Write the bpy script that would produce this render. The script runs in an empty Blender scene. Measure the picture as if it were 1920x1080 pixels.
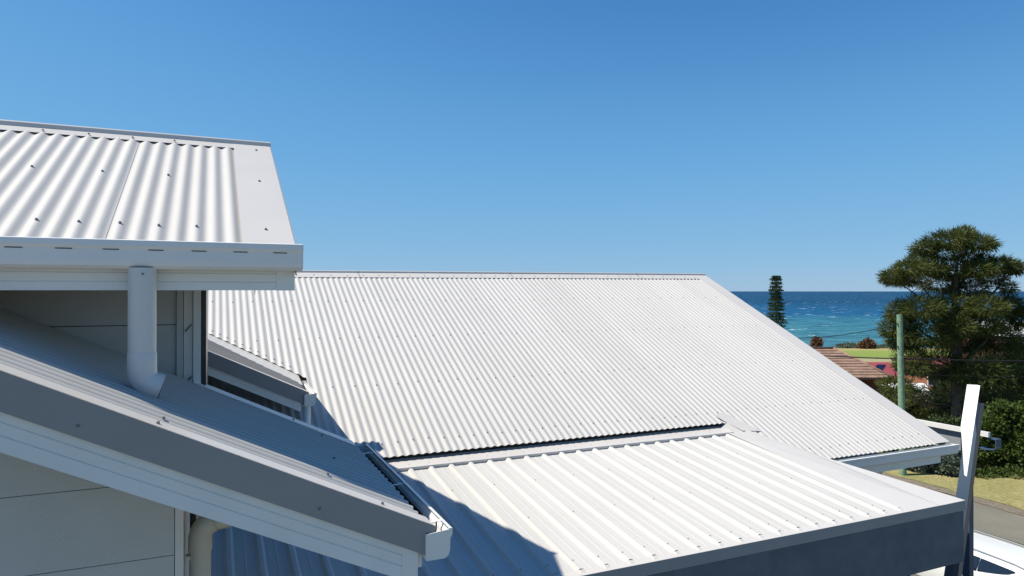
import bpy, math, random
import numpy as np
from mathutils import Vector
random.seed(7); rng = np.random.default_rng(7)
R = math.radians
S = bpy.context.scene
C = S.collection

# ------------------------------------------------------------------ camera, sky, sun
EYE = 7.0                                  # the drone is 7 m above the street
YAW = R(23.96)
FW = (math.sin(YAW), math.cos(YAW)); RT = (math.cos(YAW), -math.sin(YAW))
cd = bpy.data.cameras.new('camera'); cam = bpy.data.objects.new('camera', cd); C.objects.link(cam)
cam.location = (0, 0, EYE); cam.rotation_euler = (R(90.273), 0, -YAW)
cd.sensor_width = 36; cd.lens = 1260 / 1920 * 36; cd.clip_start = .05; cd.clip_end = 120000
S.camera = cam
SUN = Vector((-1.805, .643, 2.78)).normalized()
elev = math.asin(SUN.z)
w = bpy.data.worlds.new('World'); S.world = w; w.use_nodes = True
nt = w.node_tree; bg = nt.nodes['Background']
sky = nt.nodes.new('ShaderNodeTexSky'); sky.sky_type = 'NISHITA'; sky.sun_disc = False
sky.sun_elevation = elev; sky.sun_rotation = math.atan2(SUN.x, SUN.y)
sky.altitude = 0; sky.air_density = 1.0; sky.dust_density = 0; sky.ozone_density = 6
# one response curve for the whole sky: deeper blue overhead, no yellow at the horizon
sc_a = nt.nodes.new('ShaderNodeVectorMath'); sc_a.operation = 'SCALE'; sc_a.inputs['Scale'].default_value = .15
cv = nt.nodes.new('ShaderNodeRGBCurve'); cv.mapping.use_clip = False; cv.mapping.extend = 'EXTRAPOLATED'
for c_, pts in zip(cv.mapping.curves, (((0, 0), (.10, .030), (.159, .070), (.258, .138), (.847, .300), (1.0, .335)),
                                       ((0, 0), (.21, .135), (.309, .250), (.462, .372), (.98, .515), (1.1, .54)),
                                       ((0, 0), (.44, .36), (.611, .575), (.799, .700), (.88, .725), (1.1, .76)))):
    c_.points[0].location = pts[0]; c_.points[1].location = pts[-1]
    for p_ in pts[1:-1]: c_.points.new(*p_)
cv.mapping.update()
sc_b = nt.nodes.new('ShaderNodeVectorMath'); sc_b.operation = 'SCALE'; sc_b.inputs['Scale'].default_value = 1 / .12
nt.links.new(sky.outputs[0], sc_a.inputs[0]); nt.links.new(sc_a.outputs[0], cv.inputs['Color'])
nt.links.new(cv.outputs[0], sc_b.inputs[0]); nt.links.new(sc_b.outputs[0], bg.inputs[0]); bg.inputs[1].default_value = .096
sd = bpy.data.lights.new('sun', 'SUN'); sd.energy = 5.0; sd.angle = R(.53); sd.color = (1, .925, .80)
so = bpy.data.objects.new('sun', sd); C.objects.link(so); so.location = SUN * 60
so.rotation_euler = (-SUN).to_track_quat('-Z', 'Y').to_euler()
S.view_settings.view_transform = 'Standard'; S.view_settings.look = 'None'
S.view_settings.exposure = .32; S.view_settings.gamma = 1; S.view_settings.use_curve_mapping = False
S.render.engine = 'CYCLES'

def at(px, py, d):
    """metric point that lies d metres out along the view axis (1920 px wide frame, level horizon at 546)"""
    l = (px - 960) / 1260 * d
    return Vector((l * RT[0] + d * FW[0], l * RT[1] + d * FW[1], EYE - (py - 546) / 1260 * d))

# ------------------------------------------------------------------ materials
def mat(name, col, rough=.5, spec=.5, metal=0, var=0, vscale=3, bump=0, bscale=60, dirt=0, coat=0, sheetvar=0, streak=None, valley_shade=0):
    m = bpy.data.materials.new(name); m.use_nodes = True
    t = m.node_tree; b = t.nodes['Principled BSDF']
    b.inputs['Roughness'].default_value = rough; b.inputs['Metallic'].default_value = metal
    b.inputs['Specular IOR Level'].default_value = spec
    b.inputs['Base Color'].default_value = (*col, 1)
    if coat: b.inputs['Coat Weight'].default_value = coat
    tc = t.nodes.new('ShaderNodeTexCoord')
    if var or dirt:
        n = t.nodes.new('ShaderNodeTexNoise'); n.inputs['Scale'].default_value = vscale; n.inputs['Detail'].default_value = 6
        t.links.new(tc.outputs['Object'], n.inputs['Vector'])
        r = t.nodes.new('ShaderNodeValToRGB')
        r.color_ramp.elements[0].position = .3; r.color_ramp.elements[1].position = .7
        r.color_ramp.elements[0].color = (*[c * (1 - var) for c in col], 1)
        r.color_ramp.elements[1].color = (*[min(1, c * (1 + var)) for c in col], 1)
        t.links.new(n.outputs[0], r.inputs[0]); last = r.outputs[0]
        if dirt:
            n2 = t.nodes.new('ShaderNodeTexNoise'); n2.inputs['Scale'].default_value = 9; n2.inputs['Detail'].default_value = 10
            n2.inputs['Roughness'].default_value = .75
            t.links.new(tc.outputs['Object'], n2.inputs['Vector'])
            r2 = t.nodes.new('ShaderNodeMapRange'); r2.inputs[1].default_value = .55; r2.inputs[2].default_value = .8
            r2.inputs[3].default_value = 0; r2.inputs[4].default_value = dirt
            t.links.new(n2.outputs[0], r2.inputs[0])
            mx = t.nodes.new('ShaderNodeMix'); mx.data_type = 'RGBA'
            t.links.new(r2.outputs[0], mx.inputs[0]); t.links.new(last, mx.inputs[6])
            mx.inputs[7].default_value = (col[0] * .55, col[1] * .5, col[2] * .42, 1); last = mx.outputs[2]
        t.links.new(last, b.inputs['Base Color'])
    if streak:
        mp_ = t.nodes.new('ShaderNodeMapping'); mp_.inputs['Scale'].default_value = streak; t.links.new(tc.outputs['Object'], mp_.inputs[0])
        n3 = t.nodes.new('ShaderNodeTexNoise'); n3.inputs['Scale'].default_value = 1; n3.inputs['Detail'].default_value = 8; n3.inputs['Roughness'].default_value = .7
        t.links.new(mp_.outputs[0], n3.inputs['Vector'])
        m3 = t.nodes.new('ShaderNodeMapRange'); m3.inputs[1].default_value = .35; m3.inputs[2].default_value = .7; m3.inputs[3].default_value = 1.03; m3.inputs[4].default_value = .955
        t.links.new(n3.outputs[0], m3.inputs[0]); v3 = t.nodes.new('ShaderNodeVectorMath'); v3.operation = 'SCALE'
        t.links.new(last, v3.inputs[0]); t.links.new(m3.outputs[0], v3.inputs['Scale']); last = v3.outputs[0]
        t.links.new(last, b.inputs['Base Color'])
    if valley_shade:  # cosine darkening paints the shade of the corrugation valleys into the colour
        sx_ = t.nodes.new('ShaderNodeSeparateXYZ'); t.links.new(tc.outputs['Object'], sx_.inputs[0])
        w1 = t.nodes.new('ShaderNodeMath'); w1.operation = 'MULTIPLY_ADD'; t.links.new(sx_.outputs[1], w1.inputs[0]); w1.inputs[1].default_value = 2 * math.pi / .076; w1.inputs[2].default_value = -valley_shade * 2 * math.pi / .076
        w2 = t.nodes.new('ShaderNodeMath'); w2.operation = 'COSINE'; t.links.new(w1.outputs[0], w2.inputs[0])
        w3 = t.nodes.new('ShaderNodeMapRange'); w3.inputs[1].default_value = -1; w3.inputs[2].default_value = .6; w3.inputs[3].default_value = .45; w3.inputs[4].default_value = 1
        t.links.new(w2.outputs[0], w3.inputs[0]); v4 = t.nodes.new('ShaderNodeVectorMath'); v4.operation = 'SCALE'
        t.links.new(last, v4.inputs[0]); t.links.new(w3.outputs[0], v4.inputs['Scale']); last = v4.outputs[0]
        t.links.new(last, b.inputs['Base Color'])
    if sheetvar:
        oi = t.nodes.new('ShaderNodeObjectInfo'); mr_ = t.nodes.new('ShaderNodeMapRange')
        mr_.inputs[3].default_value = 1 - sheetvar; mr_.inputs[4].default_value = 1 + sheetvar
        t.links.new(oi.outputs['Random'], mr_.inputs[0])
        vm = t.nodes.new('ShaderNodeVectorMath'); vm.operation = 'SCALE'
        t.links.new(last, vm.inputs[0]); t.links.new(mr_.outputs[0], vm.inputs['Scale']); t.links.new(vm.outputs[0], b.inputs['Base Color'])
    if bump:
        n = t.nodes.new('ShaderNodeTexNoise'); n.inputs['Scale'].default_value = bscale; n.inputs['Detail'].default_value = 4
        t.links.new(tc.outputs['Object'], n.inputs['Vector'])
        bp = t.nodes.new('ShaderNodeBump'); bp.inputs['Strength'].default_value = bump; bp.inputs['Distance'].default_value = .02
        t.links.new(n.outputs[0], bp.inputs['Height']); t.links.new(bp.outputs[0], b.inputs['Normal'])
    return m

M = dict(
    roof=mat('painted_steel_sheet', (.53, .52, .495), .5, .22, var=.02, vscale=1.3, dirt=.05, bump=.04, bscale=14, sheetvar=.025, streak=(22, .7, .7)),
    roof_low=mat('painted_steel_sheet_with_valley_shade', (.47, .465, .445), .5, .2, var=.04, vscale=1.3, dirt=.10, bump=.04, bscale=14, sheetvar=.02, streak=(.7, 22, .7), valley_shade=2.655 - 6),  # lower roof, with shade painted into its valleys
    cap=mat('painted_steel_flashing', (.575, .555, .525), .38, .35, var=.03, vscale=2.3, dirt=.08, bump=.03, bscale=8),
    gutter=mat('white_gutter_paint', (.80, .81, .79), .35, .5, var=.03, vscale=4, dirt=.08),
    fascia=mat('white_fascia_paint', (.80, .82, .80), .45, .4, var=.04, vscale=5, dirt=.10),
    face=mat('shaded_barge_grey', (.30, .30, .305), .45, .4, var=.04, vscale=3, dirt=.1),  # side faces of the pale caps, their shade put into the colour
    wall=mat('grey_cladding_paint', (.58, .59, .575), .7, .3, var=.05, vscale=2.5, dirt=.14, bump=.15, bscale=90),
    trim=mat('pale_trim_paint', (.74, .73, .70), .5, .4, var=.04, vscale=6, dirt=.12),
    pipe=mat('painted_pipe', (.66, .66, .63), .4, .5, var=.03, vscale=6, dirt=.1),
    cream=mat('cream_pipe', (.60, .59, .53), .45, .5, var=.04, vscale=6, dirt=.15),
    dark=mat('dark_blue_grey_render', (.13, .15, .175), .8, .2, var=.12, vscale=6, bump=.25, bscale=160, dirt=.15),
    dface=mat('blue_grey_flashing', (.27, .285, .30), .5, .4, var=.05, vscale=4),
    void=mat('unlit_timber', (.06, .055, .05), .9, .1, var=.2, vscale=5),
    black=mat('black_window_frame', (.015, .016, .018), .3, .5),
    screw=mat('zinc_screw', (.19, .195, .21), .5, .4, metal=.3),
    slot=mat('shadowed_slot', (.05, .06, .07), .8, .2),
    soffit=mat('soffit_board', (.45, .44, .40), .8, .2, var=.05),
    post=mat('blue_grey_steel_paint', (.055, .085, .13), .45, .4, var=.06, vscale=5),
    white=mat('white_fin_paint', (.80, .82, .81), .4, .4, var=.02),
    timber=mat('treated_green_pole', (.20, .30, .20), .85, .2, var=.25, vscale=7, bump=.5, bscale=30),
    gutter_shade=mat('dark_gutter_shade', (.022, .02, .018), .9, .2, var=.4, vscale=30, bump=.8, bscale=60),  # near-black colour standing in for deep shade inside the gutter
    cable=mat('black_cable', (.012, .012, .014), .5, .3),
)

# ------------------------------------------------------------------ helpers
ORG = Vector((0, 0, 0))                      # origin of the thing being built
def mesh(name, V, F, smooth=False):
    me = bpy.data.meshes.new(name)
    me.from_pydata([tuple(v) for v in V], [], F); me.validate(); me.update()
    if smooth: me.shade_smooth()
    return me
def part(name, V, F, m, parent=None, smooth=False, label=None, angle=None, kind=None):
    V = [Vector(v) - ORG for v in V] if parent is not None else V
    me = mesh(name, V, F, smooth)
    if angle is not None: me.set_sharp_from_angle(angle=R(angle))
    me.materials.append(M[m] if isinstance(m, str) else m)
    o = bpy.data.objects.new(name, me); C.objects.link(o)
    if parent is not None: o.parent = parent
    if label: o['label'] = label
    if kind: o['kind'] = kind
    return o
def thing(name, label, cat, loc=(0, 0, 0), group=None):
    global ORG
    o = bpy.data.objects.new(name, None); C.objects.link(o); o.location = loc; o.empty_display_size = .3
    o['label'] = label; o['category'] = cat
    if group: o['group'] = group
    ORG = Vector(loc); return o
def tag(o, label, cat, group=None):
    o['label'] = label; o['category'] = cat
    if group: o['group'] = group
    return o
def join(*vf):
    V = []; F = []
    for v, f in vf:
        n = len(V); V += [Vector(p) for p in v]; F += [tuple(i + n for i in q) for q in f]
    return V, F
def box(x0, x1, y0, y1, z0, z1):
    V = [(x, y, z) for z in (z0, z1) for x, y in ((x0, y0), (x1, y0), (x1, y1), (x0, y1))]
    return V, [(3, 2, 1, 0), (4, 5, 6, 7), (0, 1, 5, 4), (1, 2, 6, 5), (2, 3, 7, 6), (3, 0, 4, 7)]
def slab(P, d):
    """polygon P pushed along vector d"""
    d = Vector(d); P = [Vector(p) for p in P]; n = len(P)
    V = P + [p + d for p in P]
    nrm = (P[1] - P[0]).cross(P[2] - P[0])
    if nrm.length < 1e-12: nrm = (P[2] - P[0]).cross(P[3] - P[0])
    fl = nrm.dot(d) < 0
    F = [tuple(range(n)), tuple(reversed(range(n, 2 * n)))] + [(i, i + n, (i + 1) % n + n, (i + 1) % n) for i in range(n)]
    if not fl: F = [tuple(reversed(f)) for f in F]
    return V, F
def prism(prof, fn, a0, a1):
    """closed 2-D profile [(p,q)] swept from a0 to a1; fn(a,p,q) gives the 3-D point"""
    n = len(prof)
    V = [fn(a0, p, q) for p, q in prof] + [fn(a1, p, q) for p, q in prof]
    F = [tuple(reversed(range(n))), tuple(range(n, 2 * n))] + [(i, (i + 1) % n, (i + 1) % n + n, i + n) for i in range(n)]
    return V, F
def strip_prof(line, t):
    """gives an open profile a thickness t (downwards/inwards normal)"""
    out = []
    for i, (p, q) in enumerate(line):
        a = line[max(0, i - 1)]; b = line[min(len(line) - 1, i + 1)]
        dx, dy = b[0] - a[0], b[1] - a[1]; L = math.hypot(dx, dy) or 1
        out.append((p - dy / L * t, q + dx / L * t))
    return list(line) + out[::-1]
def tube(path, r, n=14, caps=True, hollow=False):
    path = [Vector(p) for p in path]; V = []; F = []
    up = Vector((0, 0, 1)); prev = None
    for i, p in enumerate(path):
        t = (path[min(i + 1, len(path) - 1)] - path[max(i - 1, 0)]).normalized()
        if prev is None:
            a = t.cross(up if abs(t.z) < .9 else Vector((0, 1, 0))).normalized()
        else:
            a = (prev - t * prev.dot(t)).normalized()
        prev = a; b = t.cross(a)
        rr = r[i] if isinstance(r, (list, tuple)) else r
        for k in range(n):
            w_ = 2 * math.pi * k / n
            V.append(p + (a * math.cos(w_) + b * math.sin(w_)) * rr)
    for i in range(len(path) - 1):
        for k in range(n):
            F.append((i * n + k, i * n + (k + 1) % n, (i + 1) * n + (k + 1) % n, (i + 1) * n + k))
    if caps:
        F.append(tuple(reversed(range(n)))); F.append(tuple(range((len(path) - 1) * n, len(path) * n)))
    return V, F
def bend(p0, corner, p1, rad, n=7):
    p0, corner, p1 = map(Vector, (p0, corner, p1))
    a = corner + (p0 - corner).normalized() * rad; b = corner + (p1 - corner).normalized() * rad
    out = []
    for i in range(n + 1):
        t = i / n; out.append(a.lerp(corner, t).lerp(corner.lerp(b, t), t))
    return out

# corrugated and ribbed sheets --------------------------------------------------
def sheet(name, fn, us, vlo, vhi, h, m, parent, rows=2, smooth=True, angle=None):
    """fn(u,v,n)->point; h(u)-> height above the plane; each column of vertices runs vlo(u)..vhi(u)"""
    V = []; F = []; nu = len(us)
    for u in us:
        a, b = vlo(u), vhi(u)
        for j in range(rows):
            v = a + (b - a) * j / (rows - 1)
            V.append(fn(u, v, h(u)))
    for i in range(nu - 1):
        for j in range(rows - 1):
            F.append((i * rows + j, (i + 1) * rows + j, (i + 1) * rows + j + 1, i * rows + j + 1))
    return part(name, V, F, m, parent, smooth, angle=angle)
PITCH = .076
def corr_run(fn, u0, u1, vlo, vhi, m, parent, per=10, seg=8, flip=False, phase=0, amp=.0071):
    """row of lapped corrugated sheets, each one an object"""
    n = max(1, round((u1 - u0) / PITCH)); k = 0
    while k < n:
        c = min(per, n - k); a = u0 + k * PITCH
        tot = c * seg + (seg // 2 if k + c < n else 0)
        us = [a + i * PITCH / seg for i in range(tot + 1)]
        wob = random.uniform(-.0008, .0008)
        h = lambda u, a=a, wob=wob: amp * math.cos(2 * math.pi * (u - a) / PITCH + phase) + .0005 + .0022 * (u - a) / (PITCH * per) + wob
        if flip:
            us = us[::-1]
        sheet('roof_sheet', fn, us, vlo, vhi, h, m, parent)
        k += c
def screw_mesh():
    parts_ = []
    for r0, z0, z1, n in ((.0085, 0, .0025, 12), (.0055, .0025, .0085, 6)):
        V = [(r0 * math.cos(2 * math.pi * k / n), r0 * math.sin(2 * math.pi * k / n), z) for z in (z0, z1) for k in range(n)]
        F = [tuple(range(n, 2 * n))] + [(k, (k + 1) % n, (k + 1) % n + n, k + n) for k in range(n)]
        parts_.append((V, F))
    return join(*parts_)
SV, SF = screw_mesh(); screw_me = mesh('screw', SV, SF); screw_me.materials.append(M['screw'])
def screw(p, nrm, parent, sc=.82):
    o = bpy.data.objects.new('screw', screw_me); C.objects.link(o); o.parent = parent
    o.location = Vector(p) - ORG; o.rotation_mode = 'QUATERNION'
    o.rotation_quaternion = Vector(nrm).to_track_quat('Z', 'Y'); o.scale = (sc, sc, sc)
def screw_stuff(pts, nrm, parent, sc=1):
    q = Vector(nrm).to_track_quat('Z', 'Y'); vf = []
    for p in pts: vf.append(([q @ (Vector(v) * sc) + Vector(p) for v in SV], SF))
    V, F = join(*vf); part('screws', V, F, 'screw', parent, kind='stuff')

# ================================================================== THE SETTING
def drop(s):
    K = [(-1e9, 0), (32, 0), (60, -3), (110, -7), (200, -11.6), (236, -12.75), (262, -16), (1e9, -16)]
    for (a, za), (b, zb) in zip(K, K[1:]):
        if s <= b: return za + (zb - za) * (s - a) / (b - a) if b < 1e8 and a > -1e8 else zb
def terrain(x, y):
    s = x * FW[0] + y * FW[1]
    base = 2.2 if x < 10.5 else (2.2 * (1 - (x - 10.5) / 3.5) if x < 14 else 0)
    if x > 24: base += 0
    return base + drop(s)
def grid(name, xs, ys, off, m, **k):
    V = [(x, y, terrain(x, y) + off) for x in xs for y in ys]; n = len(ys)
    F = [(i * n + j, (i + 1) * n + j, (i + 1) * n + j + 1, i * n + j + 1) for i in range(len(xs) - 1) for j in range(n - 1)]
    return part(name, V, F, m, kind='structure', **k)
def ramp(t, stops, fac):
    r = t.nodes.new('ShaderNodeValToRGB'); e = r.color_ramp.elements
    while len(e) < len(stops): e.new(.5)
    for q, (p, c) in zip(e, stops): q.position = p; q.color = (*c, 1)
    t.links.new(fac, r.inputs[0]); return r.outputs[0]
def noise(t, vec, scale, detail=6, rough=.6, dist=0):
    n = t.nodes.new('ShaderNodeTexNoise'); n.inputs['Scale'].default_value = scale; n.inputs['Detail'].default_value = detail
    n.inputs['Roughness'].default_value = rough; n.inputs['Distortion'].default_value = dist
    t.links.new(vec, n.inputs['Vector']); return n.outputs[0]
def mix(t, fac, a, b):
    m = t.nodes.new('ShaderNodeMix'); m.data_type = 'RGBA'
    for v, i in ((fac, 0), (a, 6), (b, 7)):
        if hasattr(v, 'links') or hasattr(v, 'is_linked'): t.links.new(v, m.inputs[i])
        elif i == 0: m.inputs[0].default_value = v
        else: m.inputs[i].default_value = (*v, 1)
    return m.outputs[2]
def base_mat(name, rough=.9, spec=.2):
    m = bpy.data.materials.new(name); m.use_nodes = True; t = m.node_tree; b = t.nodes['Principled BSDF']
    b.inputs['Roughness'].default_value = rough; b.inputs['Specular IOR Level'].default_value = spec
    tc = t.nodes.new('ShaderNodeTexCoord'); return m, t, b, tc.outputs['Object']
def bumped(t, b, h, st, dist):
    bp = t.nodes.new('ShaderNodeBump'); bp.inputs['Strength'].default_value = st; bp.inputs['Distance'].default_value = dist
    t.links.new(h, bp.inputs['Height']); t.links.new(bp.outputs[0], b.inputs['Normal'])
# dry mown lawn
m, t, b, v = base_mat('dry_lawn')
c1 = ramp(t, [(.32, (.22, .25, .07)), (.5, (.38, .35, .13)), (.68, (.58, .48, .26))], noise(t, v, .7, 8, .7))
c2 = ramp(t, [(.38, (.10, .12, .03)), (.62, (.52, .44, .22))], noise(t, v, 9, 10, .85))
t.links.new(mix(t, .6, c1, c2), b.inputs['Base Color']); bumped(t, b, noise(t, v, 40, 6, .8), .8, .06); M['lawn'] = m
# terrain: scrubby ground, park green far out
m, t, b, v = base_mat('ground_cover')
c1 = ramp(t, [(.3, (.13, .125, .08)), (.55, (.19, .18, .13)), (.75, (.27, .25, .19))], noise(t, v, .12, 8, .65))
sx = t.nodes.new('ShaderNodeSeparateXYZ'); t.links.new(v, sx.inputs[0])
dm = t.nodes.new('ShaderNodeMath'); dm.operation = 'MULTIPLY'; t.links.new(sx.outputs[1], dm.inputs[0]); dm.inputs[1].default_value = FW[1]
dm2 = t.nodes.new('ShaderNodeMath'); dm2.operation = 'MULTIPLY_ADD'; t.links.new(sx.outputs[0], dm2.inputs[0]); dm2.inputs[1].default_value = FW[0]; t.links.new(dm.outputs[0], dm2.inputs[2])
mr = t.nodes.new('ShaderNodeMapRange'); mr.inputs[1].default_value = 120; mr.inputs[2].default_value = 250; t.links.new(dm2.outputs[0], mr.inputs[0])
c2 = ramp(t, [(0, (.16, .20, .05)), (.34, (.33, .29, .17)), (.44, (.20, .26, .055)), (.72, (.21, .27, .06)), (.80, (.36, .30, .13)), (.9, (.30, .24, .12)), (.97, (.16, .12, .07)), (1, (.10, .10, .08))], mr.outputs[0])
mr2 = t.nodes.new('ShaderNodeMapRange'); mr2.inputs[1].default_value = 100; mr2.inputs[2].default_value = 125; t.links.new(dm2.outputs[0], mr2.inputs[0])
t.links.new(mix(t, mr2.outputs[0], c1, c2), b.inputs['Base Color']); bumped(t, b, noise(t, v, 3, 6, .8), .6, .15); M['ground'] = m
# asphalt
m, t, b, v = base_mat('worn_asphalt', .85)
c1 = ramp(t, [(.3, (.155, .15, .115)), (.7, (.235, .225, .175))], noise(t, v, .6, 8, .6))
c2 = ramp(t, [(.35, (.09, .088, .075)), (.65, (.22, .21, .18))], noise(t, v, 55, 4, .8))
t.links.new(mix(t, .35, c1, c2), b.inputs['Base Color']); bumped(t, b, noise(t, v, 90, 3, .7), .4, .01); M['asphalt'] = m
m, t, b, v = base_mat('gravel_edge')
c1 = ramp(t, [(.3, (.12, .10, .075)), (.5, (.24, .205, .15)), (.75, (.40, .35, .27))], noise(t, v, 11, 9, .8))
t.links.new(c1, b.inputs['Base Color']); bumped(t, b, noise(t, v, 30, 6, .8), 1, .05); M['gravel'] = m
# sea
m, t, b, v = base_mat('wind_blown_sea', .5, .1)
sx = t.nodes.new('ShaderNodeSeparateXYZ'); t.links.new(v, sx.inputs[0])
dm = t.nodes.new('ShaderNodeMath'); dm.operation = 'MULTIPLY'; t.links.new(sx.outputs[1], dm.inputs[0]); dm.inputs[1].default_value = FW[1]
dm2 = t.nodes.new('ShaderNodeMath'); dm2.operation = 'MULTIPLY_ADD'; t.links.new(sx.outputs[0], dm2.inputs[0]); dm2.inputs[1].default_value = FW[0]; t.links.new(dm.outputs[0], dm2.inputs[2])
nz = noise(t, v, .0035, 4, .5)
ad = t.nodes.new('ShaderNodeMath'); ad.operation = 'MULTIPLY_ADD'; t.links.new(nz, ad.inputs[0]); ad.inputs[1].default_value = 150; t.links.new(dm2.outputs[0], ad.inputs[2])
mr = t.nodes.new('ShaderNodeMapRange'); mr.inputs[1].default_value = 300; mr.inputs[2].default_value = 1300; t.links.new(ad.outputs[0], mr.inputs[0])
deep = ramp(t, [(0, (.050, .165, .215)), (.10, (.040, .158, .205)), (.27, (.025, .132, .205)), (.37, (.008, .085, .19)), (1, (.004, .05, .12))], mr.outputs[0])
mp = t.nodes.new('ShaderNodeMapping'); t.links.new(v, mp.inputs[0]); mp.inputs['Rotation'].default_value = (0, 0, YAW); mp.inputs['Scale'].default_value = (.8, 1, 1)
chop = noise(t, mp.outputs[0], .09, 9, .72)
dk = ramp(t, [(.38, (.35, .42, .5)), (.60, (1.5, 1.4, 1.3))], chop)
mu = t.nodes.new('ShaderNodeMix'); mu.data_type = 'RGBA'; mu.blend_type = 'MULTIPLY'; mu.inputs[0].default_value = .75
t.links.new(deep, mu.inputs[6]); t.links.new(dk, mu.inputs[7])
fo = noise(t, mp.outputs[0], .075, 10, .60)
fr = ramp(t, [(.635, (0, 0, 0)), (.675, (1, 1, 1))], fo)
t.links.new(mix(t, fr, mu.outputs[2], (.75, .78, .80)), b.inputs['Base Color'])
bumped(t, b, chop, .6, 1.2); M['sea'] = m

xs = [-420, -200, -80, -30, -10, 0, 6, 10.5, 14, 18, 24, 30] + [30 + 8 * i for i in range(1, 30)] + [300, 360, 420]
ys = [-420, -200, -80, -30, -10, 0, 10, 20, 30] + [30 + 8 * i for i in range(1, 40)] + [380, 420, 480]
grid('ground', xs, ys, 0, 'ground')
part('sea', [(-60000, -60000, -13), (60000, -60000, -13), (60000, 60000, -13), (-60000, 60000, -13)], [(0, 1, 2, 3)], 'sea', kind='structure')
rys = [-40 + 2 * i for i in range(60)]
grid('road', [14.6, 18, 21, 23.05], rys, .03, 'asphalt')
# uneven gravel edge and lawn
def ragged(name, xa, xb, off, m, amp):
    V = []; F = []; n = 0; y = -40
    while y < 75:
        z = terrain(xa, y) + off
        V += [(xa + random.uniform(-amp, amp), y, z), ((xa + xb) / 2, y, z + .015), (xb, y, terrain(xb, y) + off)]
        y += .5; n += 1
    for i in range(n - 1):
        a = i * 3; F += [(a, a + 1, a + 4, a + 3), (a + 1, a + 2, a + 5, a + 4)]
    return part(name, V, F, m, kind='structure')
ragged('road_shoulder', 23.0, 23.9, .045, 'gravel', .10)
ragged('lawn', 23.5, 29.5, .07, 'lawn', .09)
# a long crack in the asphalt seam
V, F = join(*[slab([(20.3 + math.sin(y * .7) * .03, y, .032), (20.34 + math.sin(y * .7) * .03, y, .032), (20.34 + math.sin((y + 1) * .7) * .03, y + 1, .032), (20.3 + math.sin((y + 1) * .7) * .03, y + 1, .032)], (0, 0, .004)) for y in range(-6, 34)])
part('road_seam', V, F, mat('tar_seam', (.03, .03, .03), .7), kind='structure')

# ================================================================== THE HOUSE
H = EYE                                     # heights below are given from the drone's level
house = thing('house', 'large house with white corrugated steel roofs in the foreground', 'house', (2, 6, 2.2))
TA = .49                                    # slope of upper roof
# ---------------- upper gable roof
AX0, AX1 = -2.6, .34; AYE, AYR = 3.19, 4.743; AH = .195
def A(u, v, n):                             # u = x, v = y
    if v <= AYR: z = H + AH + TA * (v - AYE); ny, nz = -TA, 1
    else: z = H + AH + TA * (2 * AYR - v - AYE); ny, nz = TA, 1
    L = math.hypot(ny, nz); return Vector((u, v + n * ny / L, z + n * nz / L))
nA = Vector((0, -TA, 1)).normalized()
gv = [A(AX1 - .03, 3.24, -.13), A(AX1 - .03, AYR, -.13), A(AX1 - .03, 2 * AYR - 3.24, -.13)]
V, F = join(slab([A(AX0, 3.24, -.03), A(AX1 - .03, 3.24, -.03), A(AX1 - .03, AYR, -.03), A(AX0, AYR, -.03)], (0, 0, -.02)),
            slab([A(AX0, AYR, -.03), A(AX1 - .03, AYR, -.03), A(AX1 - .03, 6.25, -.03), A(AX0, 6.25, -.03)], (0, 0, -.02)))
upper = part('roof', V, F, 'void', house, label='steep upper corrugated roof with rolled ridge cap')
corr_run(A, -2.73, .155, lambda u: 3.13, lambda u: AYR - .045, 'roof', upper, seg=12)
corr_run(lambda u, v, n: A(u, 2 * AYR - v, n), -2.73, .155, lambda u: 2.93, lambda u: AYR - .045, 'roof', upper, seg=6, flip=True)
# verge capping: smooth tray with a small folded edge
def cap_strip(name, fn, u0, u1, v0, v1, parent, n=.012, t=.002, m='cap', **k):
    P = [fn(u0, v0, n), fn(u1, v0, n), fn(u1, v1, n), fn(u0, v1, n)]
    nn = (P[1] - P[0]).cross(P[3] - P[0]).normalized()
    if nn.z < 0: nn = -nn
    V, F = slab(P, nn * -t); return part(name, V, F, m, parent, **k)
cap_strip('barge_cap', A, .118, AX1, 3.12, AYR - .01, upper)
cap_strip('barge_cap', A, .118, AX1, AYR + .01, 6.56, upper)
for a, b_ in ((3.14, AYR), (AYR, 6.56)):
    V, F = slab([A(AX1 + .001, a, .012), A(AX1 + .001, b_, .012), A(AX1 + .001, b_, -.11), A(AX1 + .001, a, -.11)], (.004, 0, 0))
    part('barge_face', V, F, 'face', upper)
# ridge cap with a rolled top
def ridge_cap(fn, x0, x1, yr, zr, ta, parent, w_=.13, roll=.017, up=.018, n=.011):
    L = math.hypot(1, ta); line = []
    zf = lambda dy: zr - abs(dy) * ta + n * L
    line.append((-w_, zf(w_) - .004)); line.append((-.022, zf(.022)))
    line.append((-.020, zf(.02) + up))
    for k in range(9):
        a_ = math.pi + (-math.pi) * k / 8
        line.append((.020 * math.cos(a_), zf(.02) + up + .016 * math.sin(a_)))
    line.append((.022, zf(.022))); line.append((w_, zf(w_) - .004))
    V, F = prism(strip_prof(line, -.0015), lambda a, p, q: Vector((a, yr + p, q)), x0, x1)
    return part('ridge_cap', V, F, 'cap', parent)
zA = H + AH + TA * (AYR - AYE)
ridge_cap(A, AX0, AX1 + .006, AYR, zA, TA, upper, w_=.10)
# fixings
for i in range(-30, 3):
    x = -2.73 + (i + 33) * PITCH
    if x > .12 or x < -1.7: continue
    if (i % 2) == 0: screw(A(x, 3.38 + random.uniform(-.012, .012), .0105), nA, upper)
    if (i % 4) == 0: screw(A(x, 4.04 + random.uniform(-.01, .01), .0105), nA, upper)
    if (i % 3) == 0: screw(A(x, AYR - .07, .014), nA, upper)
for x, y in ((.225, 3.36), (.235, 4.03), (.25, AYR - .125)): screw(A(x, y, .013), nA, upper)
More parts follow.
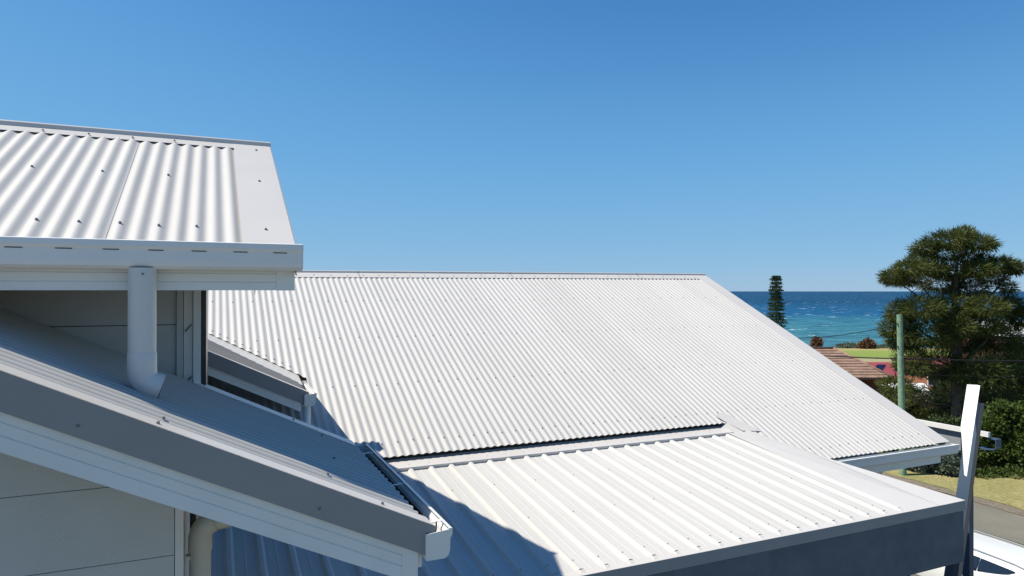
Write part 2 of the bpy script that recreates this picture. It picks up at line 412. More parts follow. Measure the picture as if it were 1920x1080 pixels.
# ---------------- gutters
def gutter_prof(w_=.105, d=.112):
    # open quad profile, back edge at 0, front lip at -w_
    return [(0, -.01), (0, -d), (-w_ * .72, -d), (-w_ * .86, -d + .012), (-w_ * .90, -d + .03), (-w_ * .92, -.035), (-w_, -.022), (-w_, 0), (-w_ + .012, .002)]
def gutter(fn, a0, a1, parent, label=None, w_=.105, d=.112, end=True, **k):
    line = gutter_prof(w_, d)
    V, F = prism(strip_prof(line, .002), fn, a0, a1)
    g = part('gutter', V, F, 'gutter', parent, label=label)
    prof = line[:-1]
    for a in ((a0, a1) if end else ()):
        s = .003 if a == a1 else -.003
        V, F = prism(prof, fn, a, a + s); part('end_cap', V, F, 'gutter', g)
    return g
gx = lambda y0, z0: (lambda a, p, q: Vector((a, y0 + p, z0 + q)))
gA = gutter(gx(3.205, H + .205), AX0, .362, house, 'gutter of the upper roof with a row of overflow slots')
gA2 = gutter(lambda a, p, q: Vector((a, 6.50 - p, H + .125 + q)), .42, AX0, house, 'rear gutter of the upper roof')
for px in (-72, 25, 119, 208, 292, 373, 451, 525):
    l = (px - 960) / 1260; d = 3.107 / (FW[1] - l * math.sin(YAW)); x = l * d * RT[0] + d * FW[0]
    V, F = box(x - .028, x + .028, 3.1045, 3.108, H + .166, H + .1695)
    part('overflow_slot', V, F, 'slot', gA)
# fascia with grooves
def fascia(fn, a0, a1, z0, z1, parent, joint=None, t=.018, grooves=(.35, .68), label=None):
    """board whose face looks along -p; fn(a,p,q)"""
    Ht = z1 - z0; qs = [z0]
    prof = [(t, z1), (0, z1)]
    for g in grooves:
        q = z1 - Ht * g
        prof += [(0, q + .0022), (.004, q + .0012), (.004, q - .0012), (0, q - .0022)]
    prof += [(0, z0), (t, z0)]
    V, F = prism(prof, fn, a0, a1); f = part('fascia', V, F, 'fascia', parent, label=label)
    if joint is not None:
        V, F = prism([(-.003, z1), (-.003, z0 - .001), (0, z0 - .001), (0, z1)], fn, joint, a1 + .001)
        part('corner_cover', V, F, 'fascia', f)
    return f
fascia(gx(3.21, 0), AX0, .338, H + .004, H + .118, house, joint=.262)
V, F = box(AX0, .33, 3.225, 4.07, H + .02, H + .032); part('soffit', V, F, 'soffit', house)
V, F = slab([(.33, 3.235, H + .02), (.33, AYR, zA - .1), (.33, 6.25, H + .02)], (-.012, 0, 0)); part('gable_board', V, F, 'wall', house)
# ---------------- walls
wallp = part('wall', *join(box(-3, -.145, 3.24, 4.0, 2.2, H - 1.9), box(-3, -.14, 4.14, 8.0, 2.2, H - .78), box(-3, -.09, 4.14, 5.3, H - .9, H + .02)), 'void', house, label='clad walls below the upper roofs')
CA = -.554; CS = .484                       # lower roofs: height = CA - CS*x
cz = lambda x: H + CA - CS * x
def board(x0, x1, y, z0, z1, lo=None, hi=None, t=.012, m='wall'):
    """one cladding board on a wall that faces -y, cut by the roof slopes"""
    n = 10; top = []; bot = []
    for i in range(n + 1):
        x = x0 + (x1 - x0) * i / n
        a, b_ = z0, z1
        if hi: b_ = min(b_, hi(x))
        if lo: a = max(a, lo(x))
        if b_ > a + .001: top.append((x, y, b_)); bot.append((x, y, a))
    if len(top) < 2: return
    V, F = slab(bot + top[::-1], (0, t, 0)); part('wall_board', V, F, m, wallp)
for k in range(-2, 6):
    z1 = H - .807 - .3165 * k
    board(-2.6, -.150, 3.2, z1 - .3135, z1, hi=lambda x: cz(x) - .10)
V, F = box(-.147, -.115, 3.195, 3.225, 2.2, H - .56); part('corner_trim', V, F, 'trim', wallp)
V, F = box(-.127, -.115, 3.227, 4.1, 2.2, H - .56); part('wall_board', V, F, 'wall', wallp)
for k in (-1, 0, 1, 2):
    z1 = H - .184 - .3165 * k
    board(-3, -.185, 4.08, z1 - .312, z1, lo=lambda x: cz(x) - .06)
V, F = box(-.182, -.150, 4.066, 4.1, H - .62, H + .02); part('corner_trim', V, F, 'wall', wallp)
V, F = box(-.147, -.103, 4.072, 4.1, H - .62, H + .02); part('corner_trim', V, F, 'trim', wallp, label='pale upright strip beside the corner trim')
V, F = box(-.100, -.062, 4.062, 4.1, H - .64, H + .02); part('corner_trim', V, F, 'fascia', wallp)
for z in (H - .20, H - .485):
    V, F = slab([(-.142, 4.066, z - .018), (-.138, 4.066, z - .022), (-.106, 4.066, z + .018), (-.110, 4.066, z + .022)], (0, -.004, 0)); part('strap', V, F, 'black', wallp)
V, F = box(-.059, -.036, 4.085, 5.2, H - .9, H + .02); part('window_frame', V, F, 'black', house)
V, F = box(-.085, -.06, 4.11, 5.25, H - 2.6, H + .02); part('wall_return', V, F, 'wall', house)

# ---------------- the two lower roofs that fall to the right (in front of and behind the gable)
def Cf(u, v, n):                            # u = y, v = x
    L = math.hypot(CS, 1); return Vector((v + n * CS / L, u, cz(v) + n / L))
nC = Vector((CS, 0, 1)).normalized()
def lower_roof(y0, y1, xl, label, fb=-.245, capw=.115, far_cap=True, vtop=None, screws=True):
    V, F = slab([Cf(y0 + .03, xl, -.035), Cf(y0 + .03, .76, -.035), Cf(y1 - .02, .76, -.035), Cf(y1 - .02, xl, -.035)] if not vtop else
                [Cf(y0 + .03, xl, -.035), Cf(y0 + .03, .76, -.035), Cf(7.36, .76, -.035), Cf(8.26 - xl, xl, -.035)], (0, 0, -.015))
    r = part('roof', V, F, 'void', house, label=label)
    lo = (lambda u: xl) if not vtop else (lambda u: xl)
    hi = (lambda u: .778) if not vtop else (lambda u: min(.778, vtop(u)))
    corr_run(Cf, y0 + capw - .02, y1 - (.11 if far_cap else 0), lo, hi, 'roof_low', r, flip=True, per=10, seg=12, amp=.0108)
    cap_strip('barge_cap', Cf, y0, y0 + capw, xl, .795, r, n=.012)
    if far_cap:
        V, F = slab([Cf(y1 - .15, -.10, .012), Cf(y1 - .15, .77, .012), Cf(y1 - .01, .77, .014), Cf(y1 - .01, -.10, .014)], (0, 0, -.002)); part('barge_cap', V, F, 'fascia', r)  # far cap coloured whiter to stand for the sky sheen on it
        V, F = slab([Cf(y1 - .01, -.10, .014), Cf(y1 - .01, .77, .014), Cf(y1 - .01, .77, -.08), Cf(y1 - .01, -.10, -.08)], (0, .003, 0)); part('barge_face', V, F, 'face', r)
    # barge face with its shade put into the grey, and the grooved fascia under it
    e = Vector((0, 0, 0))
    V, F = slab([Cf(y0 - .0005, xl, .012), Cf(y0 - .0005, .80, .012), Cf(y0 - .0005, .80, .012) + Vector((0, 0, -.128)), Cf(y0 - .0005, xl, .012) + Vector((0, 0, -.128))], (0, .012, 0))
    part('barge_face', V, F, 'face', r)
    ff = lambda a, p, q: Vector((a, y0 + .014 + p, cz(a) + q))
    prof = [(.018, -.10), (0, -.10)]
    for g in (.30, .64): q = -.112 - (-.12 - fb) * g; prof += [(0, q + .0022), (.004, q + .0012), (.004, q - .0012), (0, q - .0022)]
    prof += [(0, fb), (.018, fb)]
    V, F = prism(prof, ff, xl, .735); f = part('fascia', V, F, 'fascia', r)
    V, F = prism([(-.003, -.112), (-.003, fb - .001), (0, fb - .001), (0, -.112)], ff, .675, .737); part('corner_cover', V, F, 'fascia', f)
    return r
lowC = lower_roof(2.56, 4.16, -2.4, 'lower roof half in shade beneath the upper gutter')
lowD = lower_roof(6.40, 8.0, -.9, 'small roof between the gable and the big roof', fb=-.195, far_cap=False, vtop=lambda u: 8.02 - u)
def tray(x, f):
    yb = 8.215 - x; hi_ = Vector((x, yb, H - 4.353 + BS0 * yb - .014)); lo_ = Cf(yb - .36, x, .006)
    return hi_.lerp(lo_, f)
BS0 = .471
V, F = slab([tray(-.6, 0), tray(.82, 0), tray(.82, 1), tray(-.6, 1)], (0, 0, -.002))
part('valley_tray', V, F, 'cap', lowD)
gy = lambda x0, z0: (lambda a, p, q: Vector((x0 - p, a, z0 + q)))
zg = H - .944
gC = gutter(gy(.765, zg), 4.16, 2.545, house, 'open gutter along the lower roof, lit at its near end')
gD = gutter(gy(.765, zg + .005), 7.3, 6.385, house, 'short gutter of the small roof behind')
for gg, ys_ in ((gC, (2.66, 3.25, 3.95)), (gD, (6.5,))):
    for y in ys_:
        V, F = slab([(.772, y, zg - .012), (.862, y + .0, zg - .006), (.862, y + .014, zg - .006), (.772, y + .014, zg - .012)], (0, 0, .003)); part('gutter_strap', V, F, 'gutter', gg)
V, F = box(.772, .858, 2.92, 4.13, zg - .10, zg - .055); part('shade_strip', V, F, 'gutter_shade', gC)  # dark strip added for the deep shade in the gutter
V, F = tube([(.84, 2.655, zg - .004), (.838, 2.652, zg - .03), (.832, 2.66, zg - .07), (.83, 2.67, zg - .1)], .0035, 6); part('strap_clip', V, F, 'black', gC)
V, F = box(.745, .762, 2.60, 4.14, zg - .155, zg - .012); part('fascia', V, F, 'fascia', house)
V, F = box(.745, .762, 6.43, 7.25, zg - .12, zg - .012); part('fascia', V, F, 'fascia', house)
V, F = slab([(-.11, 2.61, cz(-.11) - .235), (.745, 2.61, cz(.745) - .235 + .08), (.745, 4.14, cz(.745) - .155), (-.11, 4.14, cz(-.11) - .235)], (0, 0, .012)); part('soffit', V, F, 'soffit', house)
V, F = slab([(-.11, 6.43, cz(-.11) - .19), (.745, 6.43, cz(.745) - .14), (.745, 7.3, cz(.745) - .14), (-.11, 8.0, cz(-.11) - .19)], (0, 0, .012)); part('soffit', V, F, 'soffit', house)
for u, v in ((2.615, .60), (2.78, .42), (2.615, -.18), (2.72, -.17), (3.85, .55), (4.08, .42), (3.3, .52)):
    k = round((u - 2.655) / PITCH); uu = u if u < 2.66 or u > 4.03 else 2.655 + k * PITCH
    screw(Cf(uu, v, .0135), nC, lowC, .85)
for x, z in ((.36, .0), (-.40, .0)):
    screw((x, 2.559, cz(x) - .075), (0, -1, 0), lowC, .6)

# ---------------- downpipes
rp = .0525
path = [(-.268, 3.150, H + .096), (-.268, 3.150, H - .295)] + bend((-.268, 3.150, H - .2), (-.268, 3.150, H - .385), (-.1, 3.150, H - .385 - .03), .060, 8) + [(-.196, 3.150, H - .400)]
V, F = tube(path, rp, 28, caps=False)
dp = part('downpipe', V, F, 'pipe', house, smooth=True, label='fat downpipe from the upper gutter ending on the lower roof')
V, F = tube([(-.268, 3.15, H - .25), (-.268, 3.15, H - .255), (-.268, 3.150, H - .305)] + path[2:], [rp + .0002] + [rp + .0025] * (len(path)), 28, caps=False)
part('elbow', V, F, 'pipe', dp, smooth=True)
V, F = tube([(-.20, 3.150, H - .399), (-.1961, 3.150, H - .400)], rp - .001, 24); part('outlet', V, F, 'slot', dp)
screw((-.262, 3.0975, H + .07), (0, -1, 0), dp, .55)
path = [(-.052, 3.34, 2.2), (-.052, 3.34, H - 1.13)] + bend((-.052, 3.34, 2.2), (-.052, 3.34, H - 1.045), (.3, 3.34, H - 1.01), .075, 8) + [(.30, 3.34, H - 1.005), (.77, 3.34, H - 1.0)]
V, F = tube(path, .045, 24, caps=False); dp2 = part('downpipe', V, F, 'cream', house, smooth=True, label='cream downpipe with an elbow by the wall corner')
V, F = tube([(-.052, 3.34, H - 1.165), (-.052, 3.34, H - 1.13)] + path[2:10], .0495, 24, caps=False); part('elbow', V, F, 'cream', dp2, smooth=True)
V, F = box(-.11, -.085, 3.32, 3.36, H - 1.20, H - 1.18); part('bracket', V, F, 'trim', dp2)
V, F = tube([(.79, 6.44, zg - .11), (.79, 6.44, H - 1.40)], .034, 18); part('downpipe', V, F, 'fascia', house, smooth=True, label='thin downpipe under the small gutter')

# ---------------- big roof
BS = .471; BYR = 9.79; BX1 = 8.20
bz = lambda y, x=4: H - 4.341 + BS * y + (x - 1) * .004 * max(0, (y - 6.0) / 3.8)
def B(u, v, n):
    L = math.hypot(BS, 1); return Vector((u, v - n * BS / L, bz(v, u) - .012 + n / L))
nB = Vector((0, -BS, 1)).normalized()
CUT = 6.04
V, F = join(slab([B(.95, CUT + .12, -.04), B(8.1, CUT + .12, -.04), B(8.1, BYR, -.04), B(.95, BYR, -.04)], (0, 0, -.02)),
            slab([B(5.9, 5.5, -.04), B(8.1, 5.5, -.04), B(8.1, CUT + .12, -.04), B(5.9, CUT + .12, -.04)], (0, 0, -.02)),
            slab([(-1, BYR, bz(BYR, 1) - .06), (8.1, BYR, bz(BYR, 8) - .06), (8.1, 14.2, bz(5.4, 8)), (-1, 14.2, bz(5.4, 1))], (0, 0, -.02)))
big = part('roof', V, F, 'void', house, label='broad main corrugated roof filling the middle of the view')
def blo(u):
    if u < .90: return 8.20 - u
    if u < 5.357: return CUT
    if u < 6.06: return CUT - (u - 5.357) * .965
    return 5.335
corr_run(B, -1.0, 8.0, blo, lambda u: BYR - .03, 'roof', big, seg=8, amp=.0064)
corr_run(B, -.08, .90, lambda u: CUT, lambda u: 7.86 - 1.028 * u, 'roof', big, seg=8)
cap_strip('barge_cap', B, 7.96, BX1, 5.33, BYR - .01, big, n=.013)
V, F = slab([B(BX1 + .001, 5.36, .013), B(BX1 + .001, BYR, .013), B(BX1 + .001, BYR, -.11), B(BX1 + .001, 5.36, -.11)], (.004, 0, 0)); part('barge_face', V, F, 'face', big)
def ridge2():
    L = math.hypot(1, BS); line = []
    zf = lambda dy: -abs(dy) * BS + .013 * L - .012
    line += [(-.16, zf(.16) - .003), (-.024, zf(.024)), (-.022, zf(.022) + .018)]
    for k in range(7):
        a_ = math.pi - math.pi * k / 6; line.append((.022 * math.cos(a_), zf(.022) + .018 + .014 * math.sin(a_)))
    line += [(.024, zf(.024)), (.16, zf(.16) - .003)]
    fn = lambda a, p, q: Vector((a, BYR + p, bz(BYR, a) + q))
    for a in (-1.0, 1.9, 4.3, 6.7):
        b_ = min(BX1 + .005, a + (2.9 if a < 0 else 2.4))
        V, F = prism(strip_prof(line, -.0015), fn, a, b_ + .02 if b_ < 8 else b_)
        part('ridge_cap', V, F, 'cap', big)
ridge2()
sc = []
k = 0
n_ = int(9.0 / PITCH)
for y in (5.50, 6.22, 7.12, 8.05, 8.95, BYR - .1):
    for i in range(n_):
        x = -1.0 + i * PITCH
        if x > 7.9 or y < blo(x) + .08: continue
        if (i + int(y * 10)) % (2 if y in (6.22, 5.50) else 3): continue
        sc.append(B(x, y + random.uniform(-.015, .015), .0115 if y < 9.5 else .016))
for i in range(0, 13):
    x = -.15 + i * PITCH
    sc.append(B(-1 + round((x + 1) / PITCH) * PITCH, 8.28 - x, .0115))
screw_stuff(sc, nB, big, .8)
gB = gutter(gx(5.37, bz(5.33, 7) - .035), 5.72, 8.30, house, 'eave gutter at the right end of the big roof', w_=.10)
fascia(gx(5.375, 0), 5.76, 8.11, bz(5.33) - .26, bz(5.33) - .10, house, grooves=(.3,))
V, F = box(5.9, 8.1, 5.40, 6.0, bz(5.33) - .27, bz(5.33) - .26); part('soffit', V, F, 'soffit', house)
V, F = join(box(6.1, 7.9, 6.0, 13.6, 2.2, bz(5.33) - .27)); part('wall', V, F, 'wall', house, label='side wall under the big roof')
# dark board and overlap flashing under the cut edge
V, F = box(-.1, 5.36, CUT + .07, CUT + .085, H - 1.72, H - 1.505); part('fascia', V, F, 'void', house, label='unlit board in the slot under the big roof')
V, F = slab([B(5.30, 6.17, .0135), B(5.46, 6.20, .0135), B(5.70, 5.84, .0135), B(5.46, 5.88, .0135), B(5.365, 6.03, .0135)], nB * -.002)
part('cover_flashing', V, F, 'cap', big)

# ---------------- carport roof
EZ = -2.2125; ES = .106; EX0 = -.08; ERX = 5.24; EYF = 3.78
ez = lambda y: H + EZ + ES * y
def E(u, v, n): return Vector((u, v - n * ES, ez(v) - .022 + n))
nE = Vector((0, -ES, 1)).normalized()
V, F = slab([E(EX0, 3.85, -.03), E(ERX, 3.85, -.03), E(ERX, 6.2, -.03), E(EX0, 6.2, -.03)], (0, 0, -.08))
eroof = part('roof', V, F, 'void', house, label='shallow ribbed carport roof at the lower right')
RP = .1905
def trim(us):
    u = us % RP
    if u < .012: return .022
    if u < .032: return .022 * (1 - (u - .012) / .020)
    if u > RP - .032 and u < RP - .012: return .022 * (u - (RP - .032)) / .020
    if u >= RP - .012: return .022
    return .0018 if abs(u - RP / 2) < .006 else 0
off = ERX
nr = 28
for k in range(0, nr, 4):
    u1 = ERX - k * RP; c = min(4, nr - k); u0 = u1 - c * RP
    us = []
    for j in range(c):
        for q in (0, .0119, .032, RP / 2 - .008, RP / 2 - .005, RP / 2 + .005, RP / 2 + .008, RP - .032, RP - .0119): us.append(u0 + j * RP + q)
    us.append(u1)
    us = [u0 - .014] + us
    hh = lambda u, u0=u0, u1=u1: trim(u - u0 + RP * 10 + 1e-7 if u < u1 - 1e-6 else 0) + .0004 + .002 * (u - u0) / (4 * RP) if u > u0 - .001 else .019
    sheet('roof_sheet', E, us, lambda u: EYF + .045, lambda u: 5.99, hh, 'roof', eroof, smooth=False)
# end of ribs closed at the front by a folded flashing
V, F = slab([E(-.05, EYF - .03, .006), E(ERX + .02, EYF - .03, .006), E(ERX + .02, EYF + .055, .006), E(-.05, EYF + .055, .006)], (0, 0, .002)); part('eave_flashing', V, F, 'cap', eroof)
def wedge(x):
    V = [E(x - .032, EYF + .045, 0), E(x + .032, EYF + .045, 0), E(x + .012, EYF + .055, .022), E(x - .012, EYF + .055, .022), E(x - .02, EYF + .012, .008), E(x + .02, EYF + .012, .008)]
    return V, [(3, 2, 5, 4), (0, 3, 4), (1, 5, 2)]
for k in range(nr):
    V, F = wedge(ERX - k * RP); part('rib_end', V, F, 'cap', eroof)
# top flashing: flat strip with a turned down edge between the ribs
V, F = join(slab([E(-.05, 5.885, .030), E(5.33, 5.885, .030), E(5.36, 6.10, .040), E(-.05, 6.10, .040)], (0, 0, .002)),
            slab([E(-.05, 5.885, .030), E(5.33, 5.885, .030), E(5.33, 5.890, .002), E(-.05, 5.890, .002)], (0, .002, 0)))
part('top_flashing', V, F, 'cap', eroof)
# smooth flashing on the right, falling to the outer edge
P0 = E(ERX + .012, 6.02, .03); P1 = E(ERX + .012, EYF - .03, .008); P2 = Vector((5.985, 3.75, H - 1.822)); P3 = Vector((6.03, 5.33, H - 1.792)); P4 = B(5.37, 6.03, .014)
Mx = (P1.lerp(P2, .55)); My = P4.lerp(P3, .55)
def sub(pts): return slab(pts, (0, 0, -.002))
V, F = join(sub([P0, P1, Mx]), sub([P0, Mx, My]), sub([P0, My, P4])); part('side_flashing', V, F, 'cap', eroof)
V, F = join(sub([Mx + Vector((0, 0, .003)), P2 + Vector((0, 0, .003)), P3 + Vector((0, 0, .003))]), sub([Mx + Vector((0, 0, .003)), P3 + Vector((0, 0, .003)), My + Vector((0, 0, .003))])); part('side_flashing', V, F, 'cap', eroof)
# edge return, front and right
V, F = slab([(-.05, 3.749, H - 1.816), (5.985, 3.749, H - 1.822), (5.985, 3.749, H - 1.905), (-.05, 3.749, H - 1.90)], (0, .003, 0)); part('edge_fold', V, F, 'dface', eroof)
V, F = slab([(5.986, 3.75, H - 1.822), (6.03, 5.33, H - 1.792), (6.03, 5.33, H - 1.872), (5.986, 3.75, H - 1.905)], (.003, 0, 0)); part('edge_fold', V, F, 'dface', eroof)
V, F = join(box(-.05, 5.97, 3.757, 3.80, H - 2.352, H - 1.86), box(5.93, 5.97, 3.80, 5.34, H - 2.34, H - 1.86)); part('carport_fascia', V, F, 'dark', house, label='dark rendered fascia panel below the carport roof')
for k in range(1, nr + 1):
    x = ERX - k * RP
    if x < 1.1: continue
    for y, st in ((3.93, 1), (4.62, 2), (5.30, 2)):
        if k % st: continue
        screw(E(x + .06 if False else x, y + random.uniform(-.01, .01), .0235), nE, eroof, .6)
for x, y in ((5.5, 4.4), (5.62, 5.0)): pass
for k in range(1, nr - 1):
    x = ERX - k * RP; screw(E(x, 5.95, .0335), nE, eroof, .6)
V, F = box(1.2, 5.6, 4.3, 4.36, 2.2, H - 2.1); part('carport_wall', V, F, 'void', house)

# ---------------- raked steel post with white fin at the carport corner
V = [at(1806, 800, 6.40), at(1840, 755, 6.34), at(1846, 755, 6.46), at(1815, 800, 6.5)]
tl = at(1818, 752, 6.42); tm = at(1838, 755, 6.30); tr = at(1845, 756, 6.40); tb = at(1826, 754, 6.50)
bl = at(1765, 1098, 6.30); bm = at(1791, 1104, 6.18); br = at(1799, 1100, 6.28); bb = at(1774, 1096, 6.38)
ext = lambda p, q: q + (q - p) * .9
V = [tl, tm, tr, tb, ext(tl, bl), ext(tm, bm), ext(tr, br), ext(tb, bb)]
rk = part('raked_post', V, [(0, 1, 2, 3), (7, 6, 5, 4), (0, 4, 5, 1), (1, 5, 6, 2), (2, 6, 7, 3), (3, 7, 4, 0)], 'post', house, label='leaning blue grey steel post at the carport corner')
T1 = at(1817, 722, 6.36); T2 = at(1837, 723, 6.285); Mm = at(1805, 800, 6.16); Cc = at(1811.5, 893, 5.93)
bk = Vector((RT[0] * .012 + FW[0] * .05, RT[1] * .012 + FW[1] * .05, 0))
V, F = slab([T1, T2, Cc, Mm], bk); part('fin', V, F, 'white', rk, label='sunlit white fin tapering to a point')

# ---------------- side porch with a flat roof and an open gutter end
PX = 9.45
V, F = box(PX, PX + .045, 5.62, 7.4, H - 1.95, H - 1.885)
porch = part('porch_roof', V, F, 'trim', house, label='thin pale porch roof edge beyond the big roof')
V, F = box(PX + .06, PX + .12, 6.02, 7.3, H - 2.22, H - 1.935); part('porch_wall', V, F, 'dface', porch)
V, F = box(PX + .05, PX + .14, 5.9, 6.0, 2.2, H - 1.93); part('porch_post', V, F, 'post', porch)
line = [(.0, 0), (-.11, 0), (-.115, -.1), (-.08, -.15), (.06, -.17), (.10, -.15)]
V, F = prism(strip_prof(line, .012), lambda a, p, q: Vector((PX + .06 - p * 0 + a, 5.64 + p + .02, H - 1.97 + q)), -.02, .10); part('porch_gutter', V, F, 'post', porch)

# ================================================================== STREET
pole = thing('power_pole', 'green treated timber pole on the lawn across the road', 'pole', tuple(at(1690.5, 893, 25.4)))
pb = at(1692.5, 893, 25.4); pt = at(1686.5, 590, 25.4)
pb.z = 0
V, F = tube([pb - Vector((0, 0, .3)), pb.lerp(pt, .5), pt], [.125, .115, .10], 20); part('shaft', V, F, 'timber', pole, smooth=True, angle=50)
for z in (.35, 1.2):
    V, F = tube([pt - Vector((.16, 0, z)), pt - Vector((-.16, 0, z))], .025, 8); part('insulator', V, F, 'black', pole)
def wire(p, q, sag, r, label, n=24):
    pts = []
    for i in range(n + 1):
        t_ = i / n; c = p.lerp(q, t_); c.z -= sag * 4 * t_ * (1 - t_); pts.append(c)
    V, F = tube(pts, r, 6); return tag(part('cable', V, F, 'cable', smooth=True), label, 'cable')
pw = pt - Vector((0, 0, 1.66))
wire(pw, at(1370, 650, 30), .1, .028, 'thick black cable running left from the green pole over the tiled roof')
wire(pw, at(2100, 678, 23.5), .03, .028, 'thick black cable running right from the green pole across the dark tree')
wire(pt - Vector((0, 0, .33)), at(1440, 632, 27), .22, .014, 'thin service cable dropping left from the pole across the sea')
wire(pt - Vector((0, 0, 2.25)), at(2100, 708, 23.5), .03, .008, 'thin wire below the thick cable, right of the pole')

# ---------------- parked car
def rounded(pts, r=.0): return pts
def build_car(cx, cy):
    car = thing('parked_car', 'white station wagon with dark side windows parked at the near kerb', 'car', (cx, cy, .03))
    paint = mat('white_car_paint', (.80, .82, .82), .18, .5, coat=.6)
    glass = mat('tinted_car_glass', (.012, .018, .03), .04, .8)
    rub = mat('tyre_rubber', (.02, .02, .02), .8); rim = mat('wheel_alloy', (.4, .4, .42), .3, metal=.8)
    red = mat('tail_lamp', (.35, .02, .02), .2)
    # stations from rear (-y) to front: y, half width low, half width shoulder, z belt, z roof, half width roof
    st = [(-2.28, .70, .74, .86, .90, .60), (-2.22, .80, .84, .94, 1.00, .62), (-2.10, .86, .88, 1.0, 1.16, .60), (-1.90, .89, .905, 1.03, 1.32, .60), (-1.55, .90, .92, 1.03, 1.40, .62),
          (-1.0, .90, .925, 1.02, 1.44, .64), (-.3, .90, .93, 1.01, 1.455, .65), (.3, .90, .93, 1.0, 1.44, .64), (.75, .90, .925, .99, 1.38, .61), (1.2, .89, .92, .97, 1.18, .62),
          (1.5, .88, .91, .93, 1.0, .66), (1.85, .86, .88, .88, .93, .6), (2.15, .80, .82, .78, .80, .5), (2.26, .70, .72, .66, .68, .45)]
    st = [(a_, b2, c2, d2 - (.09 if e2 > 1.1 else 0), d2 + (e2 - d2) * .62 if e2 > d2 else e2, f2) for a_, b2, c2, d2, e2, f2 in st]
    V = []; F = []; npf = None
    for y, wl, ws, zb, zr, wr in st:
        k = (zr - zb)
        ring = [(wl * .86, .22), (wl, .34), (ws, .62), (ws - .012, zb - .05), (ws - .05, zb), (ws - .05 + (wr - ws + .05) * .55, zb + k * .60), (wr + .035, zb + k * .90), (wr - .06, zb + k * .985), (wr * .55, zr), (0, zr + .012 * (k > .2))]
        ring = ring + [(-x, z) for x, z in ring[-2::-1]]
        npf = len(ring); V += [(cx + x, cy + y, .03 + z) for x, z in ring]
    for i in range(len(st) - 1):
        for j in range(npf - 1):
            F.append((i * npf + j, i * npf + j + 1, (i + 1) * npf + j + 1, (i + 1) * npf + j))
    F.append(tuple(range(npf))); F.append(tuple(reversed(range((len(st) - 1) * npf, len(st) * npf))))
    F = [tuple(reversed(f)) for f in F]
    b_ = part('body', V, F, paint, car, smooth=True, angle=40)
    mo = b_.modifiers.new('s', 'SUBSURF'); mo.levels = mo.render_levels = 1
    def ringpt(y, side, f):
        for (a, b2) in zip(st, st[1:]):
            if a[0] <= y <= b2[0]:
                t_ = (y - a[0]) / (b2[0] - a[0]); q = [p + (r_ - p) * t_ for p, r_ in zip(a, b2)]; break
        _, wl, ws, zb, zr, wr = q; k = zr - zb
        A_ = (ws - .05, zb); B_ = (wr + .035, zb + k * .90)
        x = A_[0] + (B_[0] - A_[0]) * f; z = A_[1] + (B_[1] - A_[1]) * f
        bulge = .02 * math.sin(math.pi * f)
        return Vector((cx + side * (x + bulge + .012), cy + y, .03 + z))
    for side in (-1, 1):
        for y0, y1, f0, f1 in ((-1.60, -.92, (.74, .08), (.78, .86)), (-.90, -.08, (.06, .05), (.87, .88)), (-.05, .74, (.05, .05), (.88, .84))):
            n = 6; Vv = []; Ff = []
            for i in range(n + 1):
                t_ = i / n; y = y0 + (y1 - y0) * t_
                lo = f0[0] + (f0[1] - f0[0]) * t_ ** .6; hi = f1[0] + (f1[1] - f1[0]) * t_
                for j in range(4): Vv.append(ringpt(y, side, lo + (hi - lo) * j / 3))
            for i in range(n):
                for j in range(3): Ff.append((i * 4 + j, (i + 1) * 4 + j, (i + 1) * 4 + j + 1, i * 4 + j + 1))
            part('side_window', Vv, Ff, glass, car, smooth=True)
        pts = [Vector((cx + side * .60, cy + y, .03 + z)) for y, z in ((-1.80, 1.21), (-1.5, 1.265), (-.8, 1.30), (0, 1.305), (.5, 1.28))]
        Vv, Ff = tube(pts, .014, 8); part('roof_rail', Vv, Ff, 'dface', car, smooth=True)
        Vv, Ff = box(cx + side * .955 - .09, cx + side * .955 + .09, cy + .62, cy + .80, .95, 1.10); part('mirror', Vv, Ff, paint, car)
        for y in (-1.4, 1.42):
            Vv, Ff = tube([(cx + side * .68, cy + y, .35), (cx + side * .90, cy + y, .35)], .33, 24); wh = part('wheel', Vv, Ff, rub, car, smooth=True, angle=40)
            Vv, Ff = tube([(cx + side * .89, cy + y, .35), (cx + side * .91, cy + y, .35)], .2, 16); part('rim', Vv, Ff, rim, wh)
        Vv, Ff = box(cx + side * .76 - .1, cx + side * .76 + .1, cy - 2.26, cy - 2.08, .80, 1.0); part('tail_lamp', Vv, Ff, red, car)
    Vv = [Vector((cx + x, cy + y, .03 + z)) for x, y, z in ((-.62, -2.19, 1.0), (.62, -2.19, 1.0), (.56, -1.99, 1.16), (-.56, -1.99, 1.16))]
    Vv, Ff = slab(Vv, (0, -.03, .012)); part('rear_window', Vv, Ff, glass, car)
    Vv = [Vector((cx + x, cy + y, .03 + z)) for x, y, z in ((-.64, .85, 1.21), (.64, .85, 1.21), (.70, 1.42, 1.07), (-.70, 1.42, 1.07))]
    Vv, Ff = slab(Vv, (0, .02, .03)); part('windscreen', Vv, Ff, glass, car)
build_car(15.9, 10.1)

